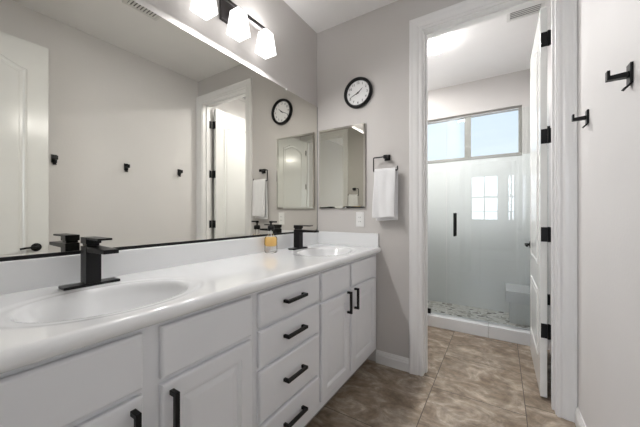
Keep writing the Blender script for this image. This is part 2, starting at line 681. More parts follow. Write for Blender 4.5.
bm = bmesh.new()
casing(bm, OX0 - 0.006, OX1 + 0.006, OZ + 0.006, YF, -1, XR - 0.001)
struct('trim_2', bm, M['trim'], 'white moulded casing around the doorway to the shower room')
bm = bmesh.new()
casing(bm, OX0 - 0.006, OX1 + 0.006, OZ + 0.006, YF2, 1, XR - 0.001)
struct('trim_3', bm, M['trim'], 'white casing on the shower room side')
bm = bmesh.new()
jamb(bm, OX0, OX1, YF, YF2, OZ, YF + 0.045)
struct('trim_4', bm, M['trim'], 'white door jamb of the shower room doorway', bevel=0.0015)
bm = bmesh.new()
casing(bm, EX0 - 0.006, EX1 + 0.006, OZ + 0.006, YB, 1, XR - 0.001)
struct('trim_5', bm, M['trim'], 'white moulded casing around the entry doorway')
bm = bmesh.new()
casing(bm, EX0 - 0.006, EX1 + 0.006, OZ + 0.006, YB2, -1)
struct('trim_6', bm, M['trim'], 'white casing on the bedroom side')
bm = bmesh.new()
jamb(bm, EX0, EX1, YB2, YB, OZ, YB - 0.085)
struct('trim_7', bm, M['trim'], 'white jamb of the entry doorway', bevel=0.0015)

BBP = [(0.0, 0.0), (0.014, 0.0), (0.014, 0.060), (0.012, 0.066), (0.010, 0.070), (0.010, 0.078), (0.006, 0.088), (0.004, 0.096), (0.0, 0.096)]


def baseboard(name, p0, p1, nrm, label):
    bm = bmesh.new()
    p0, p1, nrm = Vector(p0), Vector(p1), Vector(nrm)
    A = [bm.verts.new(p0 + nrm * d + Vector((0, 0, z))) for d, z in BBP]
    B = [bm.verts.new(p1 + nrm * d + Vector((0, 0, z))) for d, z in BBP]
    for i in range(len(A)):
        j = (i + 1) % len(A)
        bm.faces.new((A[i], A[j], B[j], B[i]))
    bm.faces.new(A)
    bm.faces.new(B[::-1])
    struct(name, bm, M['trim'], label)


baseboard('baseboard_far', (-0.818, YF, 0), (OX0 - 0.097, YF, 0), (0, -1, 0), 'white baseboard between vanity and doorway')
baseboard('baseboard_right', (XR, YB + 0.03, 0), (XR, YF - 0.026, 0), (-1, 0, 0), 'white baseboard under the robe hooks')
baseboard('baseboard_shower_room', (XR, YF2 + 0.03, 0), (XR, 3.03, 0), (-1, 0, 0), 'white baseboard behind the open door')
baseboard('baseboard_back', (-0.80, YB, 0), (EX0 - 0.097, YB, 0), (0, 1, 0), 'white baseboard beside the entry doorway')


# ------------------------------------------------------------------ doors
def panel_outline(y0, y1, z0, z1, rise, n=14):
    pts = [(y0, z0), (y1, z0), (y1, z1)]
    if rise > 0:
        for i in range(1, n):
            t = i / n
            yy = y1 + (y0 - y1) * t
            zz = z1 + rise * (0.5 - 0.5 * math.cos(2 * PI * t)) ** 0.8
            pts.append((yy, zz))
    pts.append((y0, z1))
    return pts


def offset_poly(pts, d):
    """shrink a ccw polygon by d"""
    n = len(pts)
    out = []
    for i in range(n):
        p0 = Vector(pts[i - 1])
        p = Vector(pts[i])
        p1 = Vector(pts[(i + 1) % n])
        e0 = (p - p0).normalized()
        e1 = (p1 - p).normalized()
        n0 = Vector((-e0.y, e0.x))
        n1 = Vector((-e1.y, e1.x))
        b = (n0 + n1)
        k = 1 + n0.dot(n1)
        out.append(p + b * (d / max(k, 0.3)))
    return out


def door_panel(bm, pts, x, sgn):
    prof = [(0.0, 0.0), (0.004, 0.006), (0.012, 0.0075), (0.018, 0.0055), (0.024, 0.001), (0.040, 0.001), (0.046, 0.0045), (0.056, 0.005)]
    rings = []
    for d, hgt in prof:
        rings.append([bm.verts.new((x + sgn * hgt, p[0], p[1])) for p in offset_poly(pts, d)])
    for A, B in zip(rings, rings[1:]):
        for i in range(len(A)):
            j = (i + 1) % len(A)
            bm.faces.new((A[i], A[j], B[j], B[i]))
    bm.faces.new(rings[-1])


def door_leaf(name, x0, x1, y0, y1, label, lever_dir):
    """leaf parallel to the side walls, opened; hinge edge at y0, latch edge at y1"""
    zt = 2.438
    d = struct(name, bx((x0, x1, y0, y1, 0.012, zt)), M['door'], label, bevel=0.002)
    st = 0.118
    ya, yb = y0 + st, y1 - st
    up = panel_outline(ya, yb, 0.82, 2.225, 0.085)
    lo = panel_outline(ya, yb, 0.22, 0.66, 0)
    for x, s in ((x0, -1), (x1, 1)):
        for pts in (up, lo):
            bm = bmesh.new()
            door_panel(bm, pts, x, s)
            obj('panel', bm, M['door'], d)
    # lever sets on both faces
    yl, zl = y1 - 0.070, 0.900
    for x, s in ((x0, -1), (x1, 1)):
        bm = bmesh.new()
        rot = Matrix.Translation((x, yl, zl)) @ Matrix.Rotation(s * PI / 2, 4, 'Y')
        lathe(bm, [(0.030, 0), (0.031, 0.004), (0.027, 0.009), (0.014, 0.011), (0.011, 0.014), (0.010, 0.034), (0.0105, 0.042), (0, 0.042)], 28, rot)
        lv = obj('lever_handle', bm, M['black'], d, smooth=True)
        bm = bmesh.new()
        xx = x + s * 0.036
        tube(bm, [(xx, yl + 0.008, zl), (xx, yl - 0.03, zl + 0.002), (xx, yl - 0.06, zl + 0.001), (xx - s * 0.004, yl - 0.092, zl - 0.005)], 0.0075, 10)
        obj('lever_arm', bm, M['black'], lv, smooth=True)
    obj('latch_plate', bx((x0 + 0.006, x1 - 0.006, y1 - 0.001, y1 + 0.0015, zl - 0.028, zl + 0.028)), M['black'], d)
    return d


D2X0, D2X1, D2Y0, D2Y1 = 0.207, 0.242, 2.240, 2.964
door_in = door_leaf('door_1', D2X0, D2X1, D2Y0, D2Y1, 'white panelled door standing open into the shower room', 1)
for z in (2.238, 1.635, 1.025, 0.425):
    bm = bx((D2X0 + 0.003, D2X1, D2Y0 - 0.003, D2Y0 + 0.0, z - 0.045, z + 0.045))
    lathe(bm, [(0.0065, -0.047), (0.0065, 0.047)], 14, Matrix.Translation((D2X1 + 0.006, D2Y0 - 0.005, z)))
    box(bm, OX1 - 0.003, OX1, YF2 - 0.036, YF2 + 0.001, z - 0.045, z + 0.045)
    box(bm, D2X1 + 0.004, OX1 - 0.001, D2Y0 - 0.010, D2Y0 - 0.006, z - 0.045, z + 0.045)
    obj('hinge', bm, M['black'], door_in)
E1X0, E1X1, E1Y0, E1Y1 = 0.240, 0.275, -0.012, 0.728
door_entry = door_leaf('door_2', E1X0, E1X1, E1Y0, E1Y1, 'white arched-panel entry door swung back along the hook wall', 1)
for z in (2.238, 1.635, 1.025, 0.425):
    bm = bx((E1X0 + 0.003, E1X1 - 0.002, E1Y0 - 0.003, E1Y0, z - 0.045, z + 0.045))
    lathe(bm, [(0.0065, -0.047), (0.0065, 0.047)], 14, Matrix.Translation((E1X0 - 0.004, E1Y0 - 0.005, z)))
    obj('hinge', bm, M['black'], door_entry)

# ------------------------------------------------------------------ vanity cabinets
XF0 = -0.818    # face frame plane
XF = -0.800     # front plane of doors and drawers
XCB = XL + 0.003


def slab_front(name, y0, y1, z0, z1, parent):
    """overlay drawer front with a chamfered edge"""
    bm = bmesh.new()
    c = 0.008
    loops = [(XF0 + 0.0005, 0.0), (XF - 0.006, 0.0), (XF - 0.0015, 0.004), (XF, c)]
    rings = []
    for x, d in loops:
        rings.append([bm.verts.new((x, y0 + d, z0 + d)), bm.verts.new((x, y1 - d, z0 + d)), bm.verts.new((x, y1 - d, z1 - d)), bm.verts.new((x, y0 + d, z1 - d))])
    bm.faces.new(rings[0])
    for A, B in zip(rings, rings[1:]):
        for i in range(4):
            j = (i + 1) % 4
            bm.faces.new((A[i], A[j], B[j], B[i]))
    bm.faces.new(rings[-1])
    return obj(name, bm, M['cabinet'], parent)


def panel_door(name, y0, y1, z0, z1, parent):
    bm = bmesh.new()
    prof = [(XF0 + 0.0005, 0.0), (XF - 0.006, 0.0), (XF - 0.001, 0.004), (XF, 0.009), (XF, 0.052), (XF - 0.003, 0.055), (XF - 0.003, 0.060), (XF - 0.009, 0.066), (XF - 0.009, 0.072), (XF - 0.0045, 0.090)]
    rings = []
    for x, d in prof:
        rings.append([bm.verts.new((x, y0 + d, z0 + d)), bm.verts.new((x, y1 - d, z0 + d)), bm.verts.new((x, y1 - d, z1 - d)), bm.verts.new((x, y0 + d, z1 - d))])
    bm.faces.new(rings[0])
    for A, B in zip(rings, rings[1:]):
        for i in range(4):
            j = (i + 1) % 4
            bm.faces.new((A[i], A[j], B[j], B[i]))
    bm.faces.new(rings[-1])
    return obj(name, bm, M['cabinet'], parent)


def bar_pull(parent, y, z, length, vertical):
    s = 0.0068
    st = 0.032
    h = length / 2
    bm = bmesh.new()
    if vertical:
        box(bm, XF + st - 2 * s, XF + st, y - s, y + s, z - h, z + h)
        for k in (-1, 1):
            box(bm, XF, XF + st - s, y - s, y + s, z + k * (h - s) - s, z + k * (h - s) + s)
    else:
        box(bm, XF + st - 2 * s, XF + st, y - h, y + h, z - s, z + s)
        for k in (-1, 1):
            box(bm, XF, XF + st - s, y + k * (h - s) - s, y + k * (h - s) + s, z - s, z + s)
    return obj('handle', bm, M['black'], parent, bevel=0.0012)


def carcass(name, label, y0, y1, openings):
    t = thing(name, label, 'cabinet', (0, 0, 0))
    bm = bmesh.new()
    zb, ztop = 0.105, 0.8512
    box(bm, XCB, XF0 - 0.019, y0, y0 + 0.016, zb, ztop)
    box(bm, XCB, XF0 - 0.019, y1 - 0.016, y1, zb, ztop)
    box(bm, XCB, XF0 - 0.019, y0 + 0.016, y1 - 0.016, zb, zb + 0.016)
    box(bm, XCB, XCB + 0.01, y0 + 0.016, y1 - 0.016, zb + 0.016, ztop)
    obj('carcass', bm, M['cabinet'], t)
    # face frame: solid sheet of stiles and rails behind the fronts
    bm = bmesh.new()
    box(bm, XF0 - 0.019, XF0, y0, y1, zb, ztop)
    obj('face_frame', bm, M['cabinet'], t, bevel=0.001)
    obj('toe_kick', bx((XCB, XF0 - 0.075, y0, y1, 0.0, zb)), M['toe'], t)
    return t


ZT = 0.836
# sink cabinet by the doorway wall
c = carcass('sink_cabinet', 'white two-door sink cabinet against the clock wall', 1.265, 2.098, None)
for y0, y1, hy in ((1.277, 1.607, 1.572), (1.635, 2.040, 1.672)):
    slab_front('false_front', y0, y1, 0.688, ZT, c)
    d = panel_door('door', y0, y1, 0.150, 0.672, c)
    bar_pull(d, hy, 0.607, 0.135, True)
# drawer bank
c = carcass('drawer_cabinet', 'white cabinet of four stacked drawers between the two sinks', 0.7945, 1.2645, None)
for z0, z1 in ((0.700, ZT), (0.544, 0.686), (0.322, 0.526), (0.150, 0.305)):
    d = slab_front('drawer', 0.816, 1.252, z0, z1, c)
    bar_pull(d, 1.030, (z0 + z1) / 2 + 0.005, 0.145, False)
# sink cabinet by the entry
c = carcass('sink_cabinet', 'white two-door sink cabinet at the entry-door end of the vanity', -0.036, 0.794, None)
for y0, y1, hy in ((0.043, 0.385, 0.358), (0.433, 0.775, 0.460)):
    slab_front('false_front', y0, y1, 0.688, ZT, c)
    d = panel_door('door', y0, y1, 0.150, 0.672, c)
    bar_pull(d, hy, 0.582, 0.135, True)

# ------------------------------------------------------------------ countertop
top = thing('vanity_countertop', 'glossy white marble vanity top with two moulded oval basins', 'countertop', (0, 0, 0))
CT = 0.895
SINKS = [(-1.030, 0.410), (-1.030, 1.685)]
AX, AY = 0.165, 0.225      # bowl half axes
RX, RY = 0.205, 0.285      # outer rim half axes


def counter_z(x, y):
    for cx, cy in SINKS:
        ro = math.hypot((x - cx) / RX, (y - cy) / RY)
        if ro < 1.0:
            ri = math.hypot((x - cx) / AX, (y - cy) / AY)
            z = CT
            t = min(1, (1 - ro) / 0.10)
            t = t * t * (3 - 2 * t)
            z -= 0.0028 * t
            if ri < 1.03:
                q = max(0.0, 1.03 - ri)
                s = min(1.0, q / 0.10)
                dep = 0.135 * (1 - (max(0, ri) / 1.03) ** 2.6)
                z -= dep * (s * s * (3 - 2 * s) * 0.85 + 0.15)
            return z, True
    return CT, False


xs = [XL + 0.001 + i * (0.57 - 0.001) / 76 for i in range(77)]      # up to x = -0.80
nose = []
for i in range(1, 13):
    a = PI / 2 - PI * i / 12
    nose.append((-0.800 + 0.0215 * math.cos(a), CT - 0.0215 + 0.0215 * math.sin(a)))
nose += [(-0.815, CT - 0.043), (-0.830, CT - 0.042)]
ys = [YB + 0.002 + i * (YF - YB - 0.003) / 270 for i in range(271)]
bm_top, bm_b = bmesh.new(), [bmesh.new(), bmesh.new()]
vt, vb = {}, [{}, {}]


def gv(bmx, cache, i, j, co):
    if (i, j) not in cache:
        cache[(i, j)] = bmx.verts.new(co)
    return cache[(i, j)]


Z = [[counter_z(x, y) for y in ys] for x in xs]
for i in range(len(xs) - 1):
    for j in range(len(ys) - 1):
        quad = [(i, j), (i + 1, j), (i + 1, j + 1), (i, j + 1)]
        if any(Z[a][b][1] for a, b in quad):
            k = 0 if ys[j] < 1.05 else 1
            bm_b[k].faces.new([gv(bm_b[k], vb[k], a, b, (xs[a], ys[b], Z[a][b][0])) for a, b in quad])
        else:
            bm_top.faces.new([gv(bm_top, vt, a, b, (xs[a], ys[b], CT)) for a, b in quad])
for j in range(len(ys) - 1):
    for q in range(len(nose)):
        i0 = len(xs) - 1 + q
        co = lambda i, b: (xs[-1], ys[b], CT) if i == len(xs) - 1 else (nose[i - len(xs)][0], ys[b], nose[i - len(xs)][1])
        bm_top.faces.new([gv(bm_top, vt, a, b, co(a, b)) for a, b in ((i0, j), (i0 + 1, j), (i0 + 1, j + 1), (i0, j + 1))])
obj('slab', bm_top, M['marble'], top, smooth=True)
for k in range(2):
    bmesh.ops.recalc_face_normals(bm_b[k], faces=bm_b[k].faces[:])
    b = obj('basin', bm_b[k], M['marble'], top, smooth=True)
    bm = bmesh.new()
    cx, cy = SINKS[k]
    zc = counter_z(cx, cy)[0]
    lathe(bm, [(0.030, 0.0), (0.031, 0.004), (0.026, 0.006), (0.020, 0.006), (0.019, 0.010), (0.0, 0.012)], 24, Matrix.Translation((cx, cy, zc - 0.002)))
    obj('drain', bm, M['black'], b, smooth=True)
obj('backsplash', bx((XL + 0.001, XL + 0.024, YB + 0.002, YF - 0.002, CT - 0.002, 1.000)), M['marble'], top, bevel=0.004, seg=3)
obj('side_splash', bx((XL + 0.024, -0.795, YF - 0.022, YF - 0.002, CT - 0.002, 1.000)), M['marble'], top, bevel=0.004, seg=3)


# ------------------------------------------------------------------ faucets
def faucet(y, label):
    f = thing('faucet', label, 'faucet', (-1.262, y, CT + 0.0005), 'black faucets on the vanity top')
    obj('deck_plate', bx((-0.027, 0.027, -0.084, 0.084, 0, 0.009)), M['black'], f, bevel=0.0015)
    obj('body', bx((-0.026, 0.026, -0.023, 0.023, 0.009, 0.142)), M['black'], f, bevel=0.0015)
    bm = bmesh.new()
    vs = box(bm, 0.0262, 0.168, -0.022, 0.022, 0.122, 0.142)
    for v in vs:
        if v.co.x > 0.1:
            v.co.z -= 0.003 if v.co.z > 0.13 else -0.003
    obj('spout', bm, M['black'], f, bevel=0.0015)
    obj('handle_base', bx((-0.020, 0.020, -0.019, 0.019, 0.1425, 0.151)), M['black'], f, bevel=0.001)
    bm = bmesh.new()
    vs = box(bm, -0.026, 0.026, -0.023, 0.023, 0.151, 0.174)
    vs = box(bm, 0.020, 0.118, -0.022, 0.022, 0.167, 0.174)
    lv = obj('lever', bm, M['black'], f, bevel=0.0012)
    return f


faucet(0.425, 'matte black square faucet with a flat lever at the basin nearest the entry')
faucet(1.682, 'matte black square faucet beside the amber soap bottle near the clock wall')

# ------------------------------------------------------------------ soap dispenser
sp = thing('soap_dispenser', 'clear pump bottle of amber soap on the white vanity top', 'soap dispenser', (-1.300, 1.428, CT + 0.0005))
bm = bmesh.new()
lathe(bm, [(0.038, 0.0), (0.0405, 0.003), (0.0415, 0.010), (0.0415, 0.092), (0.039, 0.101), (0.028, 0.112), (0.016, 0.119), (0.0135, 0.124), (0.0135, 0.150)], 36)
obj('bottle', bm, M['bottle'], sp, smooth=True)
bm = bmesh.new()
lathe(bm, [(0.032, 0.042), (0.036, 0.045), (0.0385, 0.050), (0.0385, 0.090), (0.036, 0.098), (0.031, 0.1025)], 36)
obj('soap', bm, M['liquid'], sp, smooth=True)
bm = bmesh.new()
lathe(bm, [(0.021, 0.150), (0.022, 0.152), (0.022, 0.172), (0.019, 0.178), (0.008, 0.180), (0.006, 0.182), (0.006, 0.196), (0.0, 0.196)], 28)
obj('collar', bm, M['black'], sp, smooth=True)
bm = bmesh.new()
lathe(bm, [(0.011, 0.196), (0.012, 0.198), (0.012, 0.207), (0.010, 0.210), (0.0, 0.210)], 20)
box(bm, -0.004, 0.048, -0.006, 0.006, 0.199, 0.209)
obj('pump_head', bm, M['black'], sp)
bm = bmesh.new()
tube(bm, [(0, 0, 0.02), (0.004, 0, 0.08), (0, 0, 0.15)], 0.003, 8)
obj('dip_tube', bm, M['plastic'], sp, smooth=True)

# ------------------------------------------------------------------ wall mirror
wm = thing('wall_mirror', 'wide frameless wall mirror above the vanity backsplash', 'mirror', (XL, 1.0, 1.0))
obj('mirror_glass', bx((0.0005, 0.006, -1.036, 1.094, 0.004, 1.091)), M['mirror'], wm)
obj('bottom_channel', bx((0.0005, 0.010, -1.036, 1.094, 0.0005, 0.013)), M['black'], wm)
obj('edge_strip', bx((0.0005, 0.0085, 1.0935, 1.0985, 0.004, 1.091)), M['steel_edge'], wm)
obj('mirror_clip', bx((0.0005, 0.009, 0.66, 0.675, 1.085, 1.098)), M['plastic'], wm)

# ------------------------------------------------------------------ medicine cabinet
mc = thing('medicine_cabinet', 'small medicine cabinet with a mirrored door beside the towel ring', 'cabinet', (-1.121, YF, 1.20))
obj('cabinet_body', bx((-0.208, 0.208, -0.012, -0.0005, 0.006, 0.667)), M['steel_edge'], mc)
bm = bmesh.new()
rings = []
for d, y in ((0.0, -0.0125), (0.0, -0.0155), (0.014, -0.0185)):
    rings.append([bm.verts.new((sx_ * (0.2165 - d), y, (d if sz == 0 else 0.673 - d))) for sx_, sz in ((-1, 0), (1, 0), (1, 1), (-1, 1))])
bm.faces.new(rings[0])
for A, B in zip(rings, rings[1:]):
    for i in range(4):
        bm.faces.new((A[i], A[(i + 1) % 4], B[(i + 1) % 4], B[i]))
bm.faces.new(rings[-1])
obj('mirror_door', bm, M['mirror2'], mc)

# ------------------------------------------------------------------ wall clock
ck = thing('wall_clock', 'round black-rimmed wall clock with white dial above the medicine cabinet', 'clock', (-0.968, YF, 2.123))
RY90 = Matrix.Rotation(PI / 2, 4, 'X')       # local z -> -y
bm = bmesh.new()
lathe(bm, [(0.098, 0.018), (0.100, 0.026), (0.106, 0.034), (0.113, 0.036), (0.119, 0.031), (0.122, 0.022), (0.122, 0.004), (0.118, 0.0005), (0.098, 0.0005), (0.098, 0.018)], 64, RY90, cap=False)
obj('rim', bm, M['black'], ck, smooth=True)
bm = bmesh.new()
lathe(bm, [(0.0985, 0.0006), (0.0985, 0.014), (0.0, 0.014)], 48, RY90)
dl = obj('dial', bm, M['dial'], ck)
for k in range(1, 13):
    cu = bpy.data.curves.new('numeral', 'FONT')
    cu.body = str(k)
    cu.size = 0.027
    cu.align_x = 'CENTER'
    cu.align_y = 'CENTER'
    cu.extrude = 0.0004
    to = bpy.data.objects.new('numeral', cu)
    COL.objects.link(to)
    bpy.context.view_layer.update()
    me = bpy.data.meshes.new_from_object(to.evaluated_get(bpy.context.evaluated_depsgraph_get()))
    a = math.radians(30 * k)
    me.transform(Matrix.Translation((0.078 * math.sin(a), -0.0146, 0.078 * math.cos(a))) @ RY90)
    bm = bmesh.new()
    bm.from_mesh(me)
    obj('numeral', bm, M['slot'], dl)
    bpy.data.objects.remove(to)
    bpy.data.curves.remove(cu)
    bpy.data.meshes.remove(me)
bm = bmesh.new()
for k in range(60):
    a = math.radians(6 * k)
    ln = 0.006 if k % 5 == 0 else 0.0035
    p0 = Vector((0.096 * math.sin(a), -0.0144, 0.096 * math.cos(a)))
    p1 = Vector(((0.096 - ln) * math.sin(a), -0.0144, (0.096 - ln) * math.cos(a)))
    tube(bm, [p0, p1], 0.0006, 4)
obj('minute_track', bm, M['slot'], ck)


def hand(name, ang, length, wid, y):
    a = math.radians(ang)
    u = Vector((math.sin(a), 0, math.cos(a)))
    s = Vector((math.cos(a), 0, -math.sin(a)))
    bm = bmesh.new()
    lo, hi = [], []
    for t, w in ((-0.018, wid * 0.6), (0.0, wid), (length * 0.75, wid * 0.7), (length, 0.0006)):
        lo.append((u * t - s * w, u * t + s * w))
    for y0 in (y, y - 0.001):
        ring = [p[0] for p in lo] + [p[1] for p in lo[::-1]]
        bm.faces.new([bm.verts.new((p.x, y0, p.z)) for p in ring])
    obj(name, bm, M['black'], ck)


hand('hour_hand', 51, 0.052, 0.0036, -0.0165)
hand('minute_hand', 246, 0.078, 0.0028, -0.0185)
bm = bmesh.new()
lathe(bm, [(0.006, 0.014), (0.006, 0.021), (0.0, 0.022)], 18, RY90)
obj('hub', bm, M['black'], ck)


# ------------------------------------------------------------------ towel rings and towels
def towel_ring(loc, sgn, label):
    """sgn -1: ring stands off towards -y (far wall); +1: towards +y (back wall)"""
    t = thing('towel_ring', label, 'towel ring', loc, 'black towel rings')
    q = sgn
    obj('mount', bx(*[(-0.022, 0.022, min(q * 0.001, q * 0.012), max(q * 0.001, q * 0.012), -0.022, 0.022), (-0.013, 0.013, min(q * 0.012, q * 0.062), max(q * 0.012, q * 0.062), -0.013, 0.013)]), M['black'], t, bevel=0.0015)
    y = q * 0.055
    bm = bmesh.new()
    pts = arc_pts([(0, y, 0), (-0.092, y, 0), (-0.092, y, -0.105), (0.092, y, -0.105), (0.092, y, -0.076)], 0.008, 4)
    tube(bm, pts, 0.0048, 8)
    obj('ring_bar', bm, M['black'], t, smooth=True)
    return t


def towel(loc, sgn, label, w=0.162, lf=0.350, lb=0.372, seed=0):
    """folded hand towel draped over the lower bar of its ring; loc = centre of the bar"""
    rnd = random.Random(seed)
    bm = bmesh.new()
    nx = 28
    prof = []
    r = 0.014
    nb = 26
    for i in range(nb + 1):      # front layer from hem up
        prof.append((sgn * r, -lf + lf * i / nb, 0))
    for i in range(1, 8):
        a = PI * i / 8
        prof.append((sgn * r * math.cos(a), r * math.sin(a), 1))
    for i in range(nb + 1):
        prof.append((-sgn * r, -lb * i / nb, 2))
    ph = [rnd.uniform(0, 6) for _ in range(5)]
    cols = []
    for ix in range(nx + 1):
        u = ix / nx
        colv = []
        for (yy, zz, side) in prof:
            drop = max(0.0, -zz)
            wv = 0.006 * math.sin(u * 7.5 + ph[0] + (2.0 if side == 2 else 0)) * min(1, drop / 0.2) + 0.003 * math.sin(u * 15 + ph[1] + zz * 8) * min(1, drop / 0.12)
            spread = 1 + 0.05 * min(1, drop / 0.3)
            xx = (u - 0.5) * w * spread + (0.008 if side == 2 else 0) + 0.003 * math.sin(zz * 14 + ph[2])
            flare = 0.012 * (drop / lf) * (1 if side == 0 else -0.3)
            hem = 0.004 * math.sin(u * 5 + ph[3]) if abs(drop) > lf * 0.9 else 0
            colv.append(bm.verts.new((xx, yy + sgn * (wv + flare), zz + hem)))
        cols.append(colv)
    for A, B in zip(cols, cols[1:]):
        for i in range(len(A) - 1):
            bm.faces.new((A[i], A[i + 1], B[i + 1], B[i]))
    o = obj('hand_towel', bm, M['towel'], None, smooth=True)
    o.location = loc
    md = o.modifiers.new('thick', 'SOLIDIFY')
    md.thickness = 0.009
    md.offset = 0.0
    md2 = o.modifiers.new('soft', 'SUBSURF')
    md2.levels = 1
    md2.render_levels = 1
    tag(o, label, 'towel', 'white hand towels')
    return o


towel_ring((-0.727, YF, 1.578), -1, 'black towel ring on the wall between medicine cabinet and doorway')
towel((-0.729, YF - 0.055, 1.474), -1, 'white hand towel hanging beside the medicine cabinet', seed=3)
towel_ring((-0.720, YB, 1.550), 1, 'black towel ring beside the entry doorway, seen in the small mirror')
towel((-0.722, YB + 0.055, 1.446), 1, 'white hand towel seen reflected in the medicine cabinet', seed=8)

# ------------------------------------------------------------------ outlet
sw = thing('wall_outlet', 'white outlet plate under the medicine cabinet', 'outlet', (-0.955, YF, 1.107))
obj('cover_plate', bx((-0.035, 0.035, -0.006, -0.0005, -0.058, 0.058)), M['plastic'], sw, bevel=0.002)
rc = obj('receptacle', bx((-0.0165, 0.0165, -0.009, -0.006, -0.033, 0.033)), M['plastic'], sw, bevel=0.001)
for z in (-0.017, 0.017):
    bm = bmesh.new()
    box(bm, -0.008, -0.0055, -0.0095, -0.009, z - 0.005, z + 0.005)
    box(bm, 0.0055, 0.008, -0.0095, -0.009, z - 0.005, z + 0.005)
    obj('slot', bm, M['slot'], rc)


# ------------------------------------------------------------------ robe hooks
def robe_hook(y, z, label):
    t = thing('robe_hook', label, 'hook', (XR, y, z), 'robe hooks on the pale wall')
    obj('back_plate', bx((-0.008, -0.0005, -0.018, 0.018, -0.030, 0.036)), M['black'], t, bevel=0.0015)
    bm = bmesh.new()
    pr = [(-0.008, 0.010), (-0.052, 0.006), (-0.052, 0.024), (-0.060, 0.024), (-0.060, -0.008), (-0.008, -0.008)]
    A = [bm.verts.new((x, -0.011, zz)) for x, zz in pr]
    B = [bm.verts.new((x, 0.011, zz)) for x, zz in pr]
    bm.faces.new(A)
    bm.faces.new(B[::-1])
    for i in range(len(pr)):
        j = (i + 1) % len(pr)
        bm.faces.new((A[i], A[j], B[j], B[i]))
    obj('hook_arm', bm, M['black'], t, bevel=0.001)
    bm = bmesh.new()
    pr = [(-0.0005, -0.0302), (-0.0075, -0.0302), (-0.022, -0.043), (-0.016, -0.047)]
    A = [bm.verts.new((x, -0.011, zz)) for x, zz in pr]
    B = [bm.verts.new((x, 0.011, zz)) for x, zz in pr]
    bm.faces.new(A)
    bm.faces.new(B[::-1])
    for i in range(len(pr)):
        j = (i + 1) % len(pr)
        bm.faces.new((A[i], A[j], B[j], B[i]))
    obj('lower_prong', bm, M['black'], t)


robe_hook(1.860, 1.62, 'black robe hook on the pale wall, next to the doorway casing')
robe_hook(1.318, 1.605, 'black robe hook in the middle of the row of three')
robe_hook(0.790, 1.60, 'black robe hook by the entry door edge, seen only in the mirror')

# ------------------------------------------------------------------ vanity light
vl = thing('vanity_light', 'three-shade frosted glass vanity light on a dark bar over the mirror', 'light', (XL, 1.13, 2.335))
obj('back_plate', bx((0.0005, 0.022, -0.062, 0.062, -0.060, 0.075)), M['bronze'], vl, bevel=0.002)
obj('arm', bx((0.022, 0.098, -0.012, 0.012, -0.006, 0.010)), M['bronze'], vl, bevel=0.001)
obj('bar', bx((0.086, 0.098, -0.265, 0.250, -0.004, 0.010)), M['bronze'], vl, bevel=0.001)
for dy in (-0.225, 0.0, 0.225):
    bm = bmesh.new()
    a, b = 0.034, 0.049
    rings = []
    zt0, zb0 = -0.016, -0.152
    for h, z in ((a * 0.5, zt0 + 0.004), (a, zt0), (b, zb0), (b - 0.006, zb0 - 0.001), (b - 0.007, zb0 + 0.006)):
        rings.append([bm.verts.new((0.092 + sx_ * h, dy + sy * h, z)) for sx_, sy in ((-1, -1), (1, -1), (1, 1), (-1, 1))])
    bm.faces.new(rings[0])
    for A, B in zip(rings, rings[1:]):
        for i in range(4):
            bm.faces.new((A[i], A[(i + 1) % 4], B[(i + 1) % 4], B[i]))
    bm.faces.new(rings[-1])
    s = obj('shade', bm, M['shade'], vl, bevel=0.003)
    bm = bmesh.new()
    lathe(bm, [(0.006, -0.016), (0.006, -0.0042)], 16, Matrix.Translation((0.092, dy, 0)))
    for sy in (-1, 1):
        box(bm, 0.089, 0.095, dy + sy * 0.021 - 0.002, dy + sy * 0.021 + 0.002, -0.0145, -0.0042)
    obj('shade_holder', bm, M['bronze'], vl)
    for watts, size, dz, flip in ((VANITY_DOWN, 0.05, -0.1645, -0.42), (VANITY_UP, 0.035, -0.0105, PI + 0.55)):
        ld = bpy.data.lights.new('bulb', 'AREA')
        ld.shape = 'SQUARE'
        ld.size = size
        ld.energy = watts
        ld.color = (1.0, 0.985, 0.975)
        lo = bpy.data.objects.new('bulb', ld)
        lo.location = (XL + 0.092, 1.13 + dy, 2.335 + dz)
        lo.rotation_euler = (0, flip, 0)
        COL.objects.link(lo)

# ------------------------------------------------------------------ ceiling fittings
cl = thing('ceiling_light', 'lit white dome ceiling light in the shower room', 'light', (-0.505, 2.79, ZC))
bm = bmesh.new()
lathe(bm, [(0.085, -0.0005), (0.088, -0.014), (0.080, -0.018)], 40)
obj('base_ring', bm, M['grille'], cl)
bm = bmesh.new()
lathe(bm, [(0.078, -0.0185)] + [(0.095 * math.sin(a), -0.050 - 0.048 * math.cos(a)) for a in [2.2 - 0.2 * i for i in range(0, 11)]] + [(0, -0.098)], 40)
obj('dome', bm, M['globe'], cl, smooth=True)
ld = bpy.data.lights.new('bulb', 'AREA')
ld.shape = 'DISK'
ld.size = 0.16
ld.energy = GLOBE_DOWN
ld.color = (1.0, 0.985, 0.975)
lo = bpy.data.objects.new('bulb', ld)
lo.location = (-0.505, 2.79, ZC - 0.1)
COL.objects.link(lo)


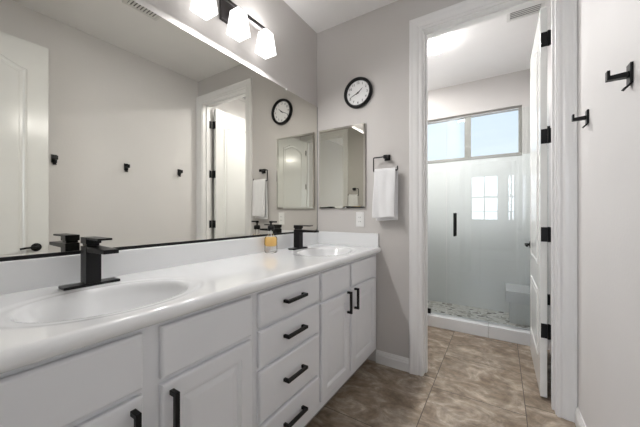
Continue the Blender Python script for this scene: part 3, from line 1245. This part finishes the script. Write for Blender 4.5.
def ceiling_vent(x, y, w, l, ang, label, slats_along_x=True):
    t = thing('ceiling_vent', label, 'vent', (x, y, ZC))
    t.rotation_euler = (0, 0, ang)
    bm = bmesh.new()
    f = 0.022
    for b in ((-w / 2, w / 2, -l / 2, -l / 2 + f), (-w / 2, w / 2, l / 2 - f, l / 2), (-w / 2, -w / 2 + f, -l / 2 + f, l / 2 - f), (w / 2 - f, w / 2, -l / 2 + f, l / 2 - f)):
        box(bm, *b, -0.010, -0.0005)
    obj('frame', bm, M['grille'], t, bevel=0.002)
    obj('duct', bx((-w / 2 + f, w / 2 - f, -l / 2 + f, l / 2 - f, -0.002, -0.0006)), M['duct'], t)
    n = max(3, int((l - 2 * f) / 0.022))
    bm = bmesh.new()
    for i in range(n):
        yy = -l / 2 + f + (l - 2 * f) * (i + 0.5) / n
        vs = box(bm, -w / 2 + f, w / 2 - f, yy - 0.008, yy + 0.008, -0.009, -0.0075)
        bmesh.ops.rotate(bm, verts=vs, cent=(0, yy, -0.0082), matrix=Matrix.Rotation(math.radians(12), 3, 'X'))
    obj('louvres', bm, M['grille'], t)
    return t


ceiling_vent(-0.485, 1.12, 0.30, 0.25, 0, 'white louvred vent in the ceiling over the vanity, seen in the wall mirror')
ceiling_vent(0.16, 2.74, 0.24, 0.16, 0, 'white vent in the shower room ceiling above the open door')

# out-of-view downlight added to brighten the shower interior
dn = thing('shower_fill_light', 'added round fill light over the shower, hidden behind the doorway wall', 'light', (-0.86, 3.45, ZC))
bm = bmesh.new()
lathe(bm, [(0.052, -0.0005), (0.070, -0.0005), (0.070, -0.004), (0.052, -0.006), (0.052, -0.0005)], 32, cap=False)
obj('trim_ring', bm, M['grille'], dn)
bm = bmesh.new()
lathe(bm, [(0.051, -0.0005), (0.051, -0.003), (0, -0.003)], 32)
obj('lens', bm, M['globe'], dn)
ld = bpy.data.lights.new('bulb', 'AREA')
ld.shape = 'DISK'
ld.size = 0.09
ld.energy = SHOWER_FILL
ld.color = (1.0, 0.985, 0.975)
lo = bpy.data.objects.new('bulb', ld)
lo.location = (-0.86, 3.45, ZC - 0.008)
COL.objects.link(lo)

# out-of-view bedroom lamp, added for the light it gives
bl = thing('ceiling_light', 'added, unseen fill lamp of the bedroom behind the entry doorway', 'light', (-1.9, -2.2, ZC))
bm = bmesh.new()
lathe(bm, [(0.19, -0.0005), (0.19, -0.02), (0.17, -0.05), (0.10, -0.075), (0, -0.082)], 40)
obj('dome', bm, M['globe'], bl, smooth=True)
ld = bpy.data.lights.new('bedroom_fill_lamp', 'AREA')
ld.shape = 'DISK'
ld.size = 0.36
ld.energy = BEDROOM_FILL
ld.color = (1.0, 0.96, 0.92)
lo = bpy.data.objects.new('bedroom_fill_lamp', ld)
lo.location = (-1.9, -2.2, ZC - 0.09)
COL.objects.link(lo)

# ------------------------------------------------------------------ shower
cb = tag(obj('shower_curb', bx((X2 + 0.001, -0.10, 3.06, 3.19, 0.001, 0.112), (-0.098, XR - 0.001, 3.06, 3.19, 0.001, 0.112)), M['marble'], None, bevel=0.004), 'low white curb under the shower glass', 'shower curb')
YG = 3.122
GT = 2.10
fp = thing('shower_glass_panel', 'fixed clear glass panel at the clamp end of the shower', 'glass panel', (0, YG, 0.1125))
obj('pane', bx((X2 + 0.008, -0.470, -0.004, 0.004, 0.002, GT - 0.11)), M['shower_glass'], fp)
obj('clamp', bx((-0.665, -0.618, -0.012, -0.0045, 0.001, 0.048), (-0.665, -0.618, 0.0045, 0.012, 0.001, 0.048)), M['black'], fp, bevel=0.001)
gd = thing('shower_glass_door', 'frameless glass shower door with a black bar handle', 'shower door', (0, YG, 0.1125))
obj('pane', bx((-0.464, XR - 0.012, -0.004, 0.004, 0.008, GT - 0.11)), M['shower_glass'], gd)
bm = bmesh.new()
for s in (-1, 1):
    lathe(bm, [(0.010, -0.115), (0.0105, -0.112), (0.0105, 0.112), (0.010, 0.115)], 16, Matrix.Translation((-0.388, s * 0.042, 0.932)))
    for z in (-0.075, 0.075):
        lathe(bm, [(0.0065, 0.0045), (0.0065, 0.036)], 12, Matrix.Translation((-0.388, 0, 0.932 + z)) @ Matrix.Rotation(-s * PI / 2, 4, 'X'))
obj('handle', bm, M['black'], gd, smooth=True)
for z in (0.30, 1.75):
    obj('hinge', bx((XR - 0.075, XR - 0.002, -0.012, 0.012, z - 0.045, z + 0.045)), M['black'], gd, bevel=0.001)
bn = thing('shower_bench', 'pale built-in corner bench behind the shower glass', 'bench', (0, 0, 0.03))
obj('bench_base', bx((0.075, XR - 0.001, 3.52, YW - 0.001, 0.001, 0.215)), M['shower_tile'], bn)
obj('bench_top', bx((0.04, XR - 0.001, 3.48, YW - 0.001, 0.215, 0.335)), M['marble'], bn, bevel=0.006)
